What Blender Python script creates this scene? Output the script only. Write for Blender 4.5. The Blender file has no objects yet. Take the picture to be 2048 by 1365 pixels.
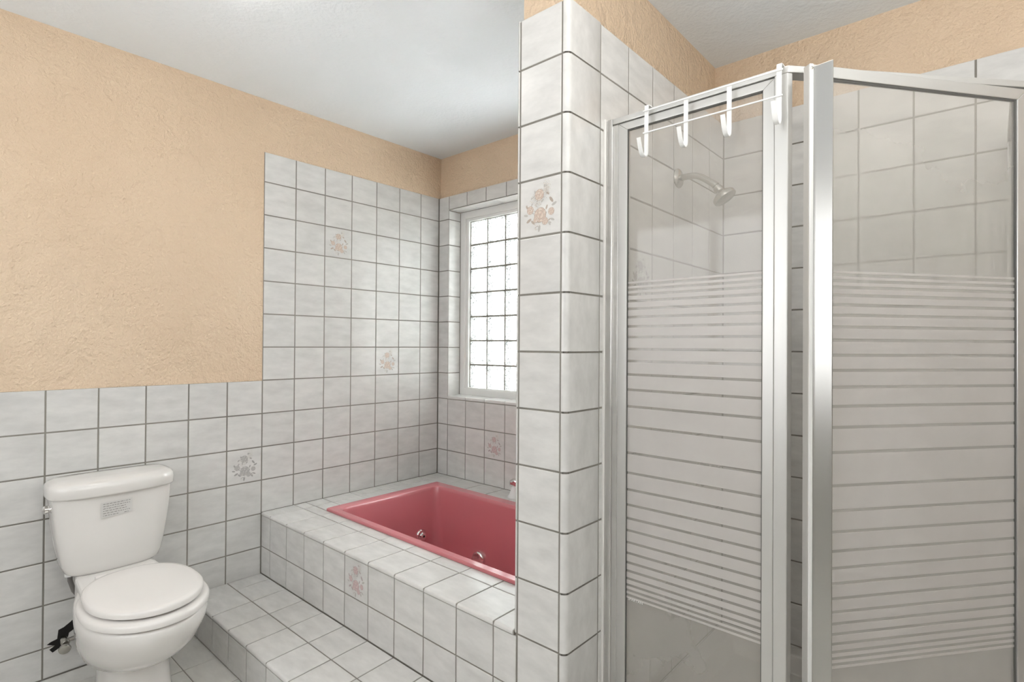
import bpy, bmesh, math, random
from mathutils import Vector, Matrix
random.seed(7)
P = 0.157            # one tile module (tile + joint) in metres
ZF = -13.72          # floor height in tile modules (0 = top of the tiling, rows count down)
def W(x, y, z): return Vector((x * P, y * P, (z - ZF) * P))
scene = bpy.context.scene
col = scene.collection
# ------------------------------------------------------------------ camera
YAW, PITCH, ROLL, FPX = 0.7229008, 0.0069167, 0.0067006, 1088.32
fwd = Vector((-math.sin(YAW) * math.cos(PITCH), math.cos(YAW) * math.cos(PITCH), math.sin(PITCH)))
rgt = Vector((math.cos(YAW), math.sin(YAW), 0)); upv = rgt.cross(fwd)
r2 = rgt * math.cos(ROLL) + upv * math.sin(ROLL); u2 = -rgt * math.sin(ROLL) + upv * math.cos(ROLL)
cam = bpy.data.objects.new('camera', bpy.data.cameras.new('camera')); col.objects.link(cam)
cam.data.sensor_width = 36.0; cam.data.lens = 36.0 * FPX / 2048.0; cam.data.clip_start = 0.02
M = Matrix((r2, u2, -fwd)).transposed().to_4x4(); M.translation = W(16.4596, -7.3229, -5.8795)
cam.matrix_world = M
scene.camera = cam
# ------------------------------------------------------------------ world, light levels, exposure
wd = bpy.data.worlds.new('World'); scene.world = wd; wd.use_nodes = True
nt = wd.node_tree; nt.nodes.clear()
wo = nt.nodes.new('ShaderNodeOutputWorld'); wb = nt.nodes.new('ShaderNodeBackground')
wb.inputs['Color'].default_value = (0.96, 0.98, 1.0, 1); wb.inputs['Strength'].default_value = 28.0
nt.links.new(wb.outputs[0], wo.inputs[0])
BOWL_STRENGTH = (3.5, 7.5)   # ceiling light by the shower; added fill bowl towards the toilet
FILL_UPLIGHT_STRENGTH = 175.0       # added fill uplighter, unseen beside the camera
FILL_PANE_STRENGTH = 3.3       # added glowing fill panes, unseen in the rear wall behind the camera
vs = scene.view_settings
vs.view_transform = 'Standard'; vs.look = 'None'; vs.gamma = 1.0; vs.use_curve_mapping = False
vs.exposure = 0.36
# ------------------------------------------------------------------ materials
def new_mat(name):
    m = bpy.data.materials.new(name); m.use_nodes = True
    n = m.node_tree; b = n.nodes.get('Principled BSDF'); return m, n, b
def lk(n, a, b): n.links.new(a, b)
def plain(name, c, rough=0.5, metal=0.0, coat=0.0, spec=0.5):
    m, n, b = new_mat(name)
    b.inputs['Base Color'].default_value = (*c, 1); b.inputs['Roughness'].default_value = rough
    b.inputs['Metallic'].default_value = metal; b.inputs['Coat Weight'].default_value = coat
    b.inputs['Specular IOR Level'].default_value = spec
    return m
def tile_mat(name, c1, c2, rough=0.2):
    m, n, b = new_mat(name)
    tc = n.nodes.new('ShaderNodeTexCoord'); oi = n.nodes.new('ShaderNodeObjectInfo')
    mul = n.nodes.new('ShaderNodeMath'); mul.operation = 'MULTIPLY'; mul.inputs[1].default_value = 37.0
    lk(n, oi.outputs['Random'], mul.inputs[0])
    add = n.nodes.new('ShaderNodeVectorMath'); add.operation = 'ADD'
    lk(n, tc.outputs['Object'], add.inputs[0]); lk(n, mul.outputs[0], add.inputs[1])
    mp = n.nodes.new('ShaderNodeMapping'); mp.inputs['Scale'].default_value = (6, 16, 9); mp.inputs['Rotation'].default_value = (0, 0, 0.35)
    lk(n, add.outputs[0], mp.inputs[0])
    no = n.nodes.new('ShaderNodeTexNoise'); no.inputs['Scale'].default_value = 1.6; no.inputs['Detail'].default_value = 5; no.inputs['Roughness'].default_value = 0.6
    lk(n, mp.outputs[0], no.inputs['Vector'])
    cr = n.nodes.new('ShaderNodeValToRGB'); cr.color_ramp.elements[0].position = 0.3; cr.color_ramp.elements[1].position = 0.68
    cr.color_ramp.elements[0].color = (*c1, 1); cr.color_ramp.elements[1].color = (*c2, 1)
    lk(n, no.outputs['Fac'], cr.inputs[0])
    hs = n.nodes.new('ShaderNodeHueSaturation')
    ma = n.nodes.new('ShaderNodeMapRange'); ma.inputs[3].default_value = 0.965; ma.inputs[4].default_value = 1.03
    lk(n, oi.outputs['Random'], ma.inputs[0]); lk(n, ma.outputs[0], hs.inputs['Value']); lk(n, cr.outputs[0], hs.inputs['Color'])
    lk(n, hs.outputs[0], b.inputs['Base Color'])
    b.inputs['Roughness'].default_value = rough; b.inputs['Specular IOR Level'].default_value = 0.45
    n2 = n.nodes.new('ShaderNodeTexNoise'); n2.inputs['Scale'].default_value = 22; n2.inputs['Detail'].default_value = 2
    lk(n, add.outputs[0], n2.inputs['Vector'])
    bp = n.nodes.new('ShaderNodeBump'); bp.inputs['Strength'].default_value = 0.06; bp.inputs['Distance'].default_value = 0.004
    lk(n, n2.outputs['Fac'], bp.inputs['Height']); lk(n, bp.outputs[0], b.inputs['Normal'])
    return m
def plaster_mat(name, c1, c2, rough, strength, scale=38.0):
    m, n, b = new_mat(name)
    tc = n.nodes.new('ShaderNodeTexCoord')
    big = n.nodes.new('ShaderNodeTexNoise'); big.inputs['Scale'].default_value = 1.6; big.inputs['Detail'].default_value = 3
    lk(n, tc.outputs['Object'], big.inputs['Vector'])
    cr = n.nodes.new('ShaderNodeValToRGB'); cr.color_ramp.elements[0].position = 0.35; cr.color_ramp.elements[1].position = 0.65
    cr.color_ramp.elements[0].color = (*c1, 1); cr.color_ramp.elements[1].color = (*c2, 1)
    lk(n, big.outputs['Fac'], cr.inputs[0]); lk(n, cr.outputs[0], b.inputs['Base Color'])
    b.inputs['Roughness'].default_value = rough
    a = n.nodes.new('ShaderNodeTexNoise'); a.inputs['Scale'].default_value = scale * 2.4; a.inputs['Detail'].default_value = 4; a.inputs['Roughness'].default_value = 0.55
    lk(n, tc.outputs['Object'], a.inputs['Vector'])
    c = n.nodes.new('ShaderNodeTexNoise'); c.inputs['Scale'].default_value = scale * 0.28; c.inputs['Detail'].default_value = 6; c.inputs['Distortion'].default_value = 1.2
    lk(n, tc.outputs['Object'], c.inputs['Vector'])
    ad = n.nodes.new('ShaderNodeMath'); ad.operation = 'MULTIPLY_ADD'; ad.inputs[1].default_value = 2.2
    lk(n, c.outputs['Fac'], ad.inputs[0]); lk(n, a.outputs['Fac'], ad.inputs[2])
    bp = n.nodes.new('ShaderNodeBump'); bp.inputs['Strength'].default_value = strength; bp.inputs['Distance'].default_value = 0.014
    lk(n, ad.outputs[0], bp.inputs['Height']); lk(n, bp.outputs[0], b.inputs['Normal'])
    return m
def glass_mat(name, veil, tint, rough=0.05, zgrad=None, frost=False):
    """shower glass with a soap film: clear pass-through, a scattering film and a glossy coat"""
    m = bpy.data.materials.new(name); m.use_nodes = True; n = m.node_tree; n.nodes.clear()
    out = n.nodes.new('ShaderNodeOutputMaterial')
    tr = n.nodes.new('ShaderNodeBsdfTransparent'); tr.inputs[0].default_value = (0.97, 0.96, 0.945, 1)
    di = n.nodes.new('ShaderNodeBsdfDiffuse'); di.inputs[0].default_value = (*tint, 1)
    tl = n.nodes.new('ShaderNodeBsdfTranslucent'); tl.inputs[0].default_value = (*tint, 1)
    mx0 = n.nodes.new('ShaderNodeMixShader'); mx0.inputs[0].default_value = 0.45
    lk(n, di.outputs[0], mx0.inputs[1]); lk(n, tl.outputs[0], mx0.inputs[2])
    mx1 = n.nodes.new('ShaderNodeMixShader')
    tc = n.nodes.new('ShaderNodeTexCoord')
    no = n.nodes.new('ShaderNodeTexNoise'); no.inputs['Scale'].default_value = 3.0; no.inputs['Detail'].default_value = 6
    lk(n, tc.outputs['Object'], no.inputs['Vector'])
    mr = n.nodes.new('ShaderNodeMapRange'); mr.inputs[1].default_value = 0.3; mr.inputs[2].default_value = 0.7
    mr.inputs[3].default_value = veil * 0.86; mr.inputs[4].default_value = min(1, veil * 1.12)
    lk(n, no.outputs['Fac'], mr.inputs[0])
    sx_ = n.nodes.new('ShaderNodeSeparateXYZ'); lk(n, tc.outputs['Object'], sx_.inputs[0])
    zr = n.nodes.new('ShaderNodeMapRange'); zr.inputs[1].default_value = 0.75; zr.inputs[2].default_value = 0.15; zr.inputs[3].default_value = 0.75; zr.inputs[4].default_value = zgrad or 1.0
    lk(n, sx_.outputs['Z'], zr.inputs[0])
    vm = n.nodes.new('ShaderNodeMath'); vm.operation = 'MULTIPLY'; vm.use_clamp = True
    lk(n, mr.outputs[0], vm.inputs[0])
    if zgrad: lk(n, zr.outputs[0], vm.inputs[1])
    else: vm.inputs[1].default_value = 1.0
    lk(n, vm.outputs[0], mx1.inputs[0]); lk(n, tr.outputs[0], mx1.inputs[1]); lk(n, mx0.outputs[0], mx1.inputs[2])
    gl = n.nodes.new('ShaderNodeBsdfGlossy'); gl.inputs['Roughness'].default_value = rough
    lw_ = n.nodes.new('ShaderNodeLayerWeight'); pw = n.nodes.new('ShaderNodeMath'); pw.operation = 'POWER'; pw.inputs[1].default_value = 4.0
    lk(n, lw_.outputs['Facing'], pw.inputs[0])
    fr = n.nodes.new('ShaderNodeMath'); fr.operation = 'MULTIPLY_ADD'; fr.inputs[1].default_value = 0.5; fr.inputs[2].default_value = 0.03
    lk(n, pw.outputs[0], fr.inputs[0])
    mx2 = n.nodes.new('ShaderNodeMixShader')
    lk(n, fr.outputs[0], mx2.inputs[0]); lk(n, mx1.outputs[0], mx2.inputs[1]); lk(n, gl.outputs[0], mx2.inputs[2])
    lk(n, mx2.outputs[0], out.inputs[0])
    return m
def block_mat(name):
    m = bpy.data.materials.new(name); m.use_nodes = True; n = m.node_tree; n.nodes.clear()
    out = n.nodes.new('ShaderNodeOutputMaterial')
    tc = n.nodes.new('ShaderNodeTexCoord'); oi = n.nodes.new('ShaderNodeObjectInfo')
    add = n.nodes.new('ShaderNodeVectorMath'); add.operation = 'ADD'
    lk(n, tc.outputs['Object'], add.inputs[0]); lk(n, oi.outputs['Random'], add.inputs[1])
    nz = n.nodes.new('ShaderNodeTexNoise'); nz.inputs['Scale'].default_value = 75; nz.inputs['Detail'].default_value = 1.5; nz.inputs['Distortion'].default_value = 1.6
    lk(n, add.outputs[0], nz.inputs['Vector'])
    cr = n.nodes.new('ShaderNodeValToRGB'); e = cr.color_ramp.elements
    e[0].position = 0.38; e[0].color = (0.90, 0.91, 0.89, 1); e[1].position = 0.62; e[1].color = (0.88, 0.90, 0.90, 1)
    mid = e.new(0.5); mid.color = (0.01, 0.014, 0.014, 1)
    lk(n, nz.outputs['Fac'], cr.inputs[0])
    tr = n.nodes.new('ShaderNodeBsdfTransparent'); lk(n, cr.outputs[0], tr.inputs[0])
    tl = n.nodes.new('ShaderNodeBsdfTranslucent'); lk(n, cr.outputs[0], tl.inputs[0])
    mx = n.nodes.new('ShaderNodeMixShader'); mx.inputs[0].default_value = 0.55
    lk(n, tr.outputs[0], mx.inputs[1]); lk(n, tl.outputs[0], mx.inputs[2])
    gl = n.nodes.new('ShaderNodeBsdfGlossy'); gl.inputs['Roughness'].default_value = 0.08
    bp = n.nodes.new('ShaderNodeBump'); bp.inputs['Strength'].default_value = 0.5; bp.inputs['Distance'].default_value = 0.004
    lk(n, nz.outputs['Fac'], bp.inputs['Height']); lk(n, bp.outputs[0], gl.inputs['Normal'])
    mx2 = n.nodes.new('ShaderNodeMixShader'); mx2.inputs[0].default_value = 0.10
    lk(n, mx.outputs[0], mx2.inputs[1]); lk(n, gl.outputs[0], mx2.inputs[2]); lk(n, mx2.outputs[0], out.inputs[0])
    return m
def emit_mat(name, c, s):
    m = bpy.data.materials.new(name); m.use_nodes = True; n = m.node_tree; n.nodes.clear()
    out = n.nodes.new('ShaderNodeOutputMaterial'); e = n.nodes.new('ShaderNodeEmission')
    e.inputs[0].default_value = (*c, 1); e.inputs[1].default_value = s; lk(n, e.outputs[0], out.inputs[0]); return m
def metal_mat(name, c, rough, aniso=True):
    m, n, b = new_mat(name)
    b.inputs['Base Color'].default_value = (*c, 1); b.inputs['Metallic'].default_value = 0.72 if aniso else 1.0; b.inputs['Roughness'].default_value = rough
    if aniso:
        tc = n.nodes.new('ShaderNodeTexCoord'); mp = n.nodes.new('ShaderNodeMapping'); mp.inputs['Scale'].default_value = (900, 900, 3)
        lk(n, tc.outputs['Object'], mp.inputs[0])
        no = n.nodes.new('ShaderNodeTexNoise'); no.inputs['Scale'].default_value = 1.0; no.inputs['Detail'].default_value = 2
        lk(n, mp.outputs[0], no.inputs['Vector'])
        mr = n.nodes.new('ShaderNodeMapRange'); mr.inputs[3].default_value = rough * 0.8; mr.inputs[4].default_value = rough * 1.3
        lk(n, no.outputs['Fac'], mr.inputs[0]); lk(n, mr.outputs[0], b.inputs['Roughness'])
    return m
MT = {}
MT['tile'] = tile_mat('glazed_tile', (0.61, 0.60, 0.582), (0.72, 0.706, 0.685), 0.17)
MT['floor_tile'] = tile_mat('floor_tile', (0.58, 0.565, 0.535), (0.68, 0.665, 0.63), 0.34)
MT['grout'] = plaster_mat('grout', (0.215, 0.20, 0.175), (0.28, 0.262, 0.23), 0.9, 0.2, 120)
MT['beige'] = plaster_mat('beige_plaster', (0.70, 0.53, 0.37), (0.745, 0.575, 0.41), 0.36, 0.6)
MT['offwhite'] = plaster_mat('offwhite_plaster', (0.76, 0.75, 0.73), (0.80, 0.79, 0.77), 0.5, 0.3)
MT['ceil'] = plaster_mat('ceiling_plaster', (0.83, 0.88, 0.91), (0.86, 0.905, 0.935), 0.6, 0.2, 30)
MT['porcelain'] = plain('porcelain', (0.77, 0.745, 0.715), 0.1, coat=0.3)
MT['seat'] = plain('seat_plastic', (0.79, 0.76, 0.73), 0.22)
MT['pink'] = plain('pink_acrylic', (0.575, 0.185, 0.205), 0.15, coat=0.3)
MT['chrome'] = plain('chrome', (0.86, 0.85, 0.84), 0.09, 1.0)
MT['brushed'] = metal_mat('dull_nickel', (0.50, 0.485, 0.45), 0.26, False)
MT['alu'] = metal_mat('bright_aluminium', (0.68, 0.67, 0.65), 0.2)
MT['alu_sat'] = metal_mat('satin_aluminium', (0.64, 0.63, 0.61), 0.38)
MT['pull'] = plain('polished_pull', (0.46, 0.45, 0.43), 0.26, 1.0)
MT['gasket_and_gap_shade'] = plain('rubber_and_gap_shade', (0.10, 0.098, 0.09), 0.7)
MT['white'] = plain('white_paint', (0.80, 0.79, 0.77), 0.35)
MT['wire'] = plain('white_wire', (0.86, 0.86, 0.85), 0.3)
MT['caulk'] = plain('caulk', (0.78, 0.76, 0.73), 0.6)
MT['black'] = plain('hole_shade', (0.012, 0.01, 0.009), 0.9)  # flat black standing for the dark inside of holes
MT['rubber'] = plain('grey_hose', (0.16, 0.15, 0.14), 0.45)
MT['glass'] = glass_mat('shower_glass', 0.26, (0.88, 0.85, 0.81), 0.06, zgrad=1.05)
MT['door_glass'] = glass_mat('door_glass', 0.36, (0.84, 0.815, 0.78), 0.06, zgrad=1.3)
MT['frost'] = glass_mat('frosted_print', 0.70, (0.86, 0.83, 0.81), 0.3)
MT['block'] = block_mat('glass_block')
MT['pan'] = plain('shower_pan', (0.66, 0.64, 0.61), 0.3)
MT['ink'] = plain('ink', (0.20, 0.19, 0.18), 0.6)
MT['sticker'] = plain('sticker_film', (0.66, 0.645, 0.62), 0.35)
for k, c in dict(peach=(0.58, 0.38, 0.28), peach_l=(0.70, 0.54, 0.43), pink_r=(0.56, 0.30, 0.32), pink_l=(0.66, 0.44, 0.44), grey_r=(0.36, 0.35, 0.35), grey_l=(0.50, 0.49, 0.48),
                 leaf=(0.42, 0.40, 0.37), brown=(0.36, 0.26, 0.19), plum=(0.33, 0.24, 0.25), dkgrey=(0.24, 0.235, 0.23), blossom=(0.80, 0.77, 0.70)).items():
    MT['p_' + k] = plain('print_' + k, tuple(x * .62 + y * .38 for x, y in zip(c, (.64, .62, .59))), 0.2)
# ------------------------------------------------------------------ builders
def link(o, parent=None):
    col.objects.link(o)
    if parent is not None: o.parent = parent
    return o
def mesh_obj(name, verts, faces, mat, parent=None, smooth=False, auto=None, mats=None, fmats=None):
    me = bpy.data.meshes.new(name); me.from_pydata([tuple(v) for v in verts], [], faces); me.update()
    bm = bmesh.new(); bm.from_mesh(me); bmesh.ops.recalc_face_normals(bm, faces=bm.faces); bm.to_mesh(me); bm.free()
    for mm in (mats or [mat]): me.materials.append(mm)
    if fmats:
        for p, i in zip(me.polygons, fmats): p.material_index = i
    if smooth:
        me.polygons.foreach_set('use_smooth', [True] * len(me.polygons))
        if auto is not None:
            me.set_sharp_from_angle(angle=math.radians(auto))
    me.update()
    return link(bpy.data.objects.new(name, me), parent)
def thing(name, loc, label, cat, group=None):
    o = bpy.data.objects.new(name, None); o.empty_display_size = 0.05; link(o); o.location = loc
    o['label'] = label; o['category'] = cat
    if group: o['group'] = group
    return o
def structure(o, label=None, cat=None):
    o['kind'] = 'structure'
    if label: o['label'] = label
    if cat: o['category'] = cat
    return o
def loc_of(o):                       # parents used here are never rotated or scaled
    return o.location.copy() if o else Vector((0, 0, 0))
def abs_obj(name, verts, faces, mat, parent=None, **k):
    """verts in absolute metres; the object's origin is the middle of its bounds"""
    lo = Vector([min(v[i] for v in verts) for i in range(3)]); hi = Vector([max(v[i] for v in verts) for i in range(3)])
    c = (lo + hi) / 2
    o = mesh_obj(name, [Vector(v) - c for v in verts], faces, mat, parent, **k)
    o.location = c - loc_of(parent)
    return o
BOXF = [(0, 1, 2, 3), (4, 7, 6, 5), (0, 4, 5, 1), (1, 5, 6, 2), (2, 6, 7, 3), (3, 7, 4, 0)]
def boxv(x0, x1, y0, y1, z0, z1):
    return [W(x0, y0, z0), W(x1, y0, z0), W(x1, y1, z0), W(x0, y1, z0), W(x0, y0, z1), W(x1, y0, z1), W(x1, y1, z1), W(x0, y1, z1)]
def bevel_mesh(o, w, seg=2):
    bm = bmesh.new(); bm.from_mesh(o.data)
    bmesh.ops.bevel(bm, geom=list(bm.edges), offset=w, segments=seg, affect='EDGES', profile=0.6)
    bm.to_mesh(o.data); bm.free()
    o.data.polygons.foreach_set('use_smooth', [False] * len(o.data.polygons)); o.data.update()
def box(name, x0, x1, y0, y1, z0, z1, mat, parent=None, bevel=0.0, seg=2):
    o = abs_obj(name, boxv(x0, x1, y0, y1, z0, z1), BOXF, mat, parent)
    if bevel: bevel_mesh(o, bevel, seg)
    return o
def boxes(name, lst, mat, parent=None):
    v = []; f = []
    for b in lst:
        k = len(v); v += boxv(*b); f += [tuple(i + k for i in q) for q in BOXF]
    return abs_obj(name, v, f, mat, parent)
def prism(name, pts, z0, z1, mat, parent=None, bevel=0.0, seg=2):
    """vertical prism over a polygon given in tile modules"""
    n = len(pts)
    v = [W(x, y, z0) for x, y in pts] + [W(x, y, z1) for x, y in pts]
    f = [tuple(range(n)), tuple(range(n, 2 * n))] + [(i, (i + 1) % n, n + (i + 1) % n, n + i) for i in range(n)]
    o = abs_obj(name, v, f, mat, parent)
    if bevel: bevel_mesh(o, bevel, seg)
    return o
def tube(name, pts, rad, mat, parent=None, seg=12, closed_ends=True, radii=None):
    """round tube through points in absolute metres"""
    pts = [Vector(p) for p in pts]; v = []; f = []
    prev = None
    for i, p in enumerate(pts):
        t = (pts[min(i + 1, len(pts) - 1)] - pts[max(i - 1, 0)]).normalized()
        if prev is None:
            a = t.orthogonal().normalized()
        else:
            a = (prev - t * prev.dot(t)).normalized()
        prev = a; b = t.cross(a); r = radii[i] if radii else rad
        for k in range(seg):
            th = 2 * math.pi * k / seg; v.append(p + (a * math.cos(th) + b * math.sin(th)) * r)
    for i in range(len(pts) - 1):
        for k in range(seg):
            f.append((i * seg + k, i * seg + (k + 1) % seg, (i + 1) * seg + (k + 1) % seg, (i + 1) * seg + k))
    if closed_ends:
        f.append(tuple(range(seg))); f.append(tuple(range((len(pts) - 1) * seg, len(pts) * seg)))
    return abs_obj(name, v, f, mat, parent, smooth=True, auto=50)
def lathe(name, prof, origin, axis, mat, parent=None, seg=28, cap0=True):
    """profile [(distance along axis, radius)] in metres turned about axis at origin"""
    axis = Vector(axis).normalized()
    pts = [Vector(origin) + axis * d for d, r in prof]
    a = axis.orthogonal().normalized(); b = axis.cross(a); v = []; f = []
    for p, (d, r) in zip(pts, prof):
        for k in range(seg):
            th = 2 * math.pi * k / seg; v.append(p + (a * math.cos(th) + b * math.sin(th)) * max(r, 1e-5))
    for i in range(len(prof) - 1):
        for k in range(seg): f.append((i * seg + k, i * seg + (k + 1) % seg, (i + 1) * seg + (k + 1) % seg, (i + 1) * seg + k))
    if cap0: f.append(tuple(range(seg)))
    f.append(tuple(range((len(prof) - 1) * seg, len(prof) * seg)))
    return abs_obj(name, v, f, mat, parent, smooth=True, auto=40)
def loft(name, rings, mat, parent=None, auto=45, cap=(True, True)):
    n = len(rings[0]); v = []; f = []
    for r in rings: v += r
    for i in range(len(rings) - 1):
        for k in range(n): f.append((i * n + k, i * n + (k + 1) % n, (i + 1) * n + (k + 1) % n, (i + 1) * n + k))
    if cap[0]: f.append(tuple(range(n)))
    if cap[1]: f.append(tuple(range((len(rings) - 1) * n, len(rings) * n)))
    return abs_obj(name, v, f, mat, parent, smooth=True, auto=auto)
# ---- tiles: each one an object of its own, alike ones share their mesh
G = 0.032            # joint width in modules (about 5 mm)
TT = 0.0075          # tile thickness in metres
_tm = {}
def tile_mesh(a, b, mat):
    key = (round(a, 4), round(b, 4), mat.name)
    if key in _tm: return _tm[key]
    c = 0.0016; hx, hy = a / 2, b / 2
    v = []
    for z, ins in ((-TT, 0), (-c, 0), (-c * 0.28, c * 0.3), (0, c)):
        x, y = hx - ins, hy - ins; v += [(-x, -y, z), (x, -y, z), (x, y, z), (-x, y, z)]
    f = []
    for L in range(3):
        for k in range(4): f.append((L * 4 + k, L * 4 + (k + 1) % 4, L * 4 + 4 + (k + 1) % 4, L * 4 + 4 + k))
    f.append((12, 13, 14, 15))
    me = bpy.data.meshes.new('tile'); me.from_pydata(v, [], f); me.materials.append(mat); me.update(); _tm[key] = me
    return me
def tile(parent, o, u, v, a0, a1, b0, b1, mat=None, joint=G, name='tile', jit=1.0):
    """tile on the plane o + u*a + v*b (o, a, b in modules; u x v points off the surface)"""
    mat = mat or MT['tile']
    o, u, v = Vector(o), Vector(u), Vector(v)
    ca, cb = (a0 + a1) / 2, (b0 + b1) / 2
    me = tile_mesh((a1 - a0 - joint) * P, (b1 - b0 - joint) * P, mat)
    ob = link(bpy.data.objects.new(name, me), parent)
    n = u.cross(v)
    ax, ay = random.uniform(-1, 1) * 0.0028 * jit, random.uniform(-1, 1) * 0.0028 * jit
    R = Matrix((u, v, n)).transposed() @ Matrix.Rotation(ax, 3, 'X') @ Matrix.Rotation(ay, 3, 'Y')
    p = o + u * ca + v * cb
    T = R.to_4x4(); T.translation = W(*p) + n * random.uniform(-0.0003, 0.0003) - loc_of(parent)
    ob.matrix_local = T
    return ob
def profile_tile(parent, prof, z0, z1, mat=None, name='tile', closed=True):
    """bullnose tile: an open plan outline (front skin, in modules) extruded from z0 to z1 with tile thickness behind"""
    n = len(prof); v = []; f = []
    for z, ins in ((z0, 0.0), (z0 + 0.01, 1.0), (z1 - 0.01, 1.0), (z1, 0.0)):
        for x, y in prof: v.append(W(x, y, z))
    # inset the very edges a little so that joints read
    for i in range(3):
        for k in range(n - 1): f.append((i * n + k, i * n + k + 1, (i + 1) * n + k + 1, (i + 1) * n + k))
    o = abs_obj(name, v, f, mat or MT['tile'], parent, smooth=True, auto=60)
    return o
# ---- flower print: petals, leaves and sprigs a fraction of a millimetre proud of the glaze
def flower_print(t, kind, rough_scale=1.0):
    rnd = random.Random(3)
    main, light, dark = dict(peach=('p_peach', 'p_peach_l', 'p_brown'), pink=('p_pink_r', 'p_pink_l', 'p_plum'), grey=('p_grey_r', 'p_grey_l', 'p_dkgrey'))[kind]
    mats = [MT[main], MT[light], MT[dark], MT['p_leaf'] if kind != 'grey' else MT['p_dkgrey'], MT['p_blossom']]
    v = []; f = []; fm = []; S = 0.5 * P
    lev = [0]
    def poly(cx, cy, rx, ry, ang, m, k=8):
        z = 0.00006 + 0.0000025 * lev[0]; lev[0] += 1
        i0 = len(v); ca, sa = math.cos(ang), math.sin(ang)
        for j in range(k):
            th = 2 * math.pi * j / k; x, y = rx * math.cos(th), ry * math.sin(th)
            v.append(((cx + x * ca - y * sa) * S, (cy + x * sa + y * ca) * S, z))
        f.append(tuple(range(i0, i0 + k))); fm.append(m)
    def leaf(cx, cy, l, ang, m=3): poly(cx, cy, l, l * 0.42, ang, m, 7)
    def rose(cx, cy, r):
        for j in range(11):
            th = j * 0.57 + rnd.random() * 0.2
            px_, py_ = cx + math.cos(th) * r * .62, cy + math.sin(th) * r * .62
            poly(px_, py_, r * .40, r * .27, th + 1.57, 2, 9); poly(px_ - math.cos(th) * r * .03, py_ - math.sin(th) * r * .03, r * .365, r * .24, th + 1.57, 1 if j % 2 else 0, 9)
        for j in range(7):
            th = j * 0.9 + .3
            px_, py_ = cx + math.cos(th) * r * .34, cy + math.sin(th) * r * .34
            poly(px_, py_, r * .30, r * .20, th + 1.4, 2, 8); poly(px_ - math.cos(th) * r * .03, py_ - math.sin(th) * r * .03, r * .275, r * .175, th + 1.4, 0 if j % 2 else 1, 8)
        poly(cx, cy, r * .21, r * .16, .5, 2, 7); poly(cx, cy, r * .17, r * .12, .5, 0, 7); poly(cx + r * .05, cy, r * .07, r * .05, 0, 2, 6)
    for j in range(46):                      # small foliage filling the S of the spray
        tt = rnd.random(); yy = .72 - 1.42 * tt; xx = .26 - .5 * math.sin(min(tt, .55) / .55 * 1.7) + (max(tt - .45, 0) * .75) + rnd.gauss(0, .19)
        leaf(xx, yy, rnd.uniform(.03, .062), rnd.uniform(0, 6.3), 3 if rnd.random() < .65 else 2)
    def sprig(cx, cy, n, sp):
        for j in range(n):
            x, y = cx + rnd.gauss(0, sp), cy + rnd.gauss(0, sp * 1.3)
            poly(x, y, .02, .02, 0, 4, 5); poly(x + .022, y - .02, .013, .013, 0, 2, 4); poly(x - .02, y + .025, .012, .012, 0, 2, 4)
    for cx, cy, l, a in ((-.56, .05, .1, 2.2), (.34, .42, .09, -.6), (.5, .18, .13, -.9), (.62, .02, .12, .4), (-.48, -.42, .13, .5), (-.3, -.5, .11, 2.4), (-.02, -.74, .13, 1.4),
                         (.55, -.5, .1, -.4), (.42, -.62, .09, -1), (-.2, .52, .09, 1.9), (.12, .2, .08, .8), (-.34, .36, .08, .7), (.3, -.05, .09, 1.2), (-.62, -.22, .1, 2.9)):
        leaf(cx, cy, l, a, 3 if rnd.random() < .6 else 2)
    rose(0.02, -.28, .3); rose(-.02, .42, .23); rose(-.42, -.06, .17); rose(.5, -.22, .15); rose(.24, -.52, .15); rose(-.16, -.42, .13)
    sprig(.26, .68, 20, .09); sprig(.33, .5, 14, .07); sprig(-.24, .2, 18, .09); sprig(-.04, .12, 14, .07); sprig(-.12, -.62, 10, .07)
    o = mesh_obj('flower_print', v, f, None, t, mats=mats, fmats=fm)
    o['label'] = {'peach': 'peach rose spray printed on the tile', 'pink': 'faded pink rose spray printed on the tile', 'grey': 'grey rose spray printed on the tile'}[kind]
    return o
# ================================================================== THE ROOM
ZC = 1.50; YB = 6.914; XR = 11.203; XL = 10.083; XW = 24.6; YR = -13.4; TOP = -0.10
WX0, WX1, WZ0, WZ1 = 0.5825, 6.58, -7.93, -0.65         # window opening (left, right, sill, head)
UX, UY, UZ = (1, 0, 0), (0, 1, 0), (0, 0, 1)
wall_left = structure(box('wall_left', -0.8, -0.022, YR, 7.7, ZF, ZC, MT['beige']))
wall_back = structure(boxes('wall_back', [(-0.8, WX0 - 0.06, 7.02, 8.4, ZF, ZC), (WX1 + 0.06, XW + .6, 7.02, 8.4, ZF, ZC), (WX0 - 0.06, WX1 + 0.06, 7.02, 8.4, WZ1 + .06, ZC), (WX0 - 0.06, WX1 + 0.06, 7.02, 8.4, ZF, WZ0 - .06)], MT['beige']))
wall_part = structure(box('wall_partition', 10.15, 10.945, 0.1, 7.02, ZF, ZC, MT['beige']))
wall_right = structure(box('wall_right', XW, XW + .6, YR, 7.02, ZF, ZC, MT['offwhite']))
wall_rear = structure(boxes('wall_rear', [(-0.8, 3.0, YR - .6, YR, ZF, ZC), (12.0, XW + .6, YR - .6, YR, ZF, ZC), (3.0, 12.0, YR - .6, YR, -0.2, ZC), (3.0, 12.0, YR - .6, YR, ZF, -7.4)], MT['offwhite']))
ceiling = structure(box('ceiling', -0.8, XW + .6, YR - .6, 8.4, ZC, ZC + .5, MT['ceil']))
floor = structure(box('floor', -0.8, XW + .6, YR - .6, 8.4, ZF - .6, ZF - 0.012, MT['grout']))
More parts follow.
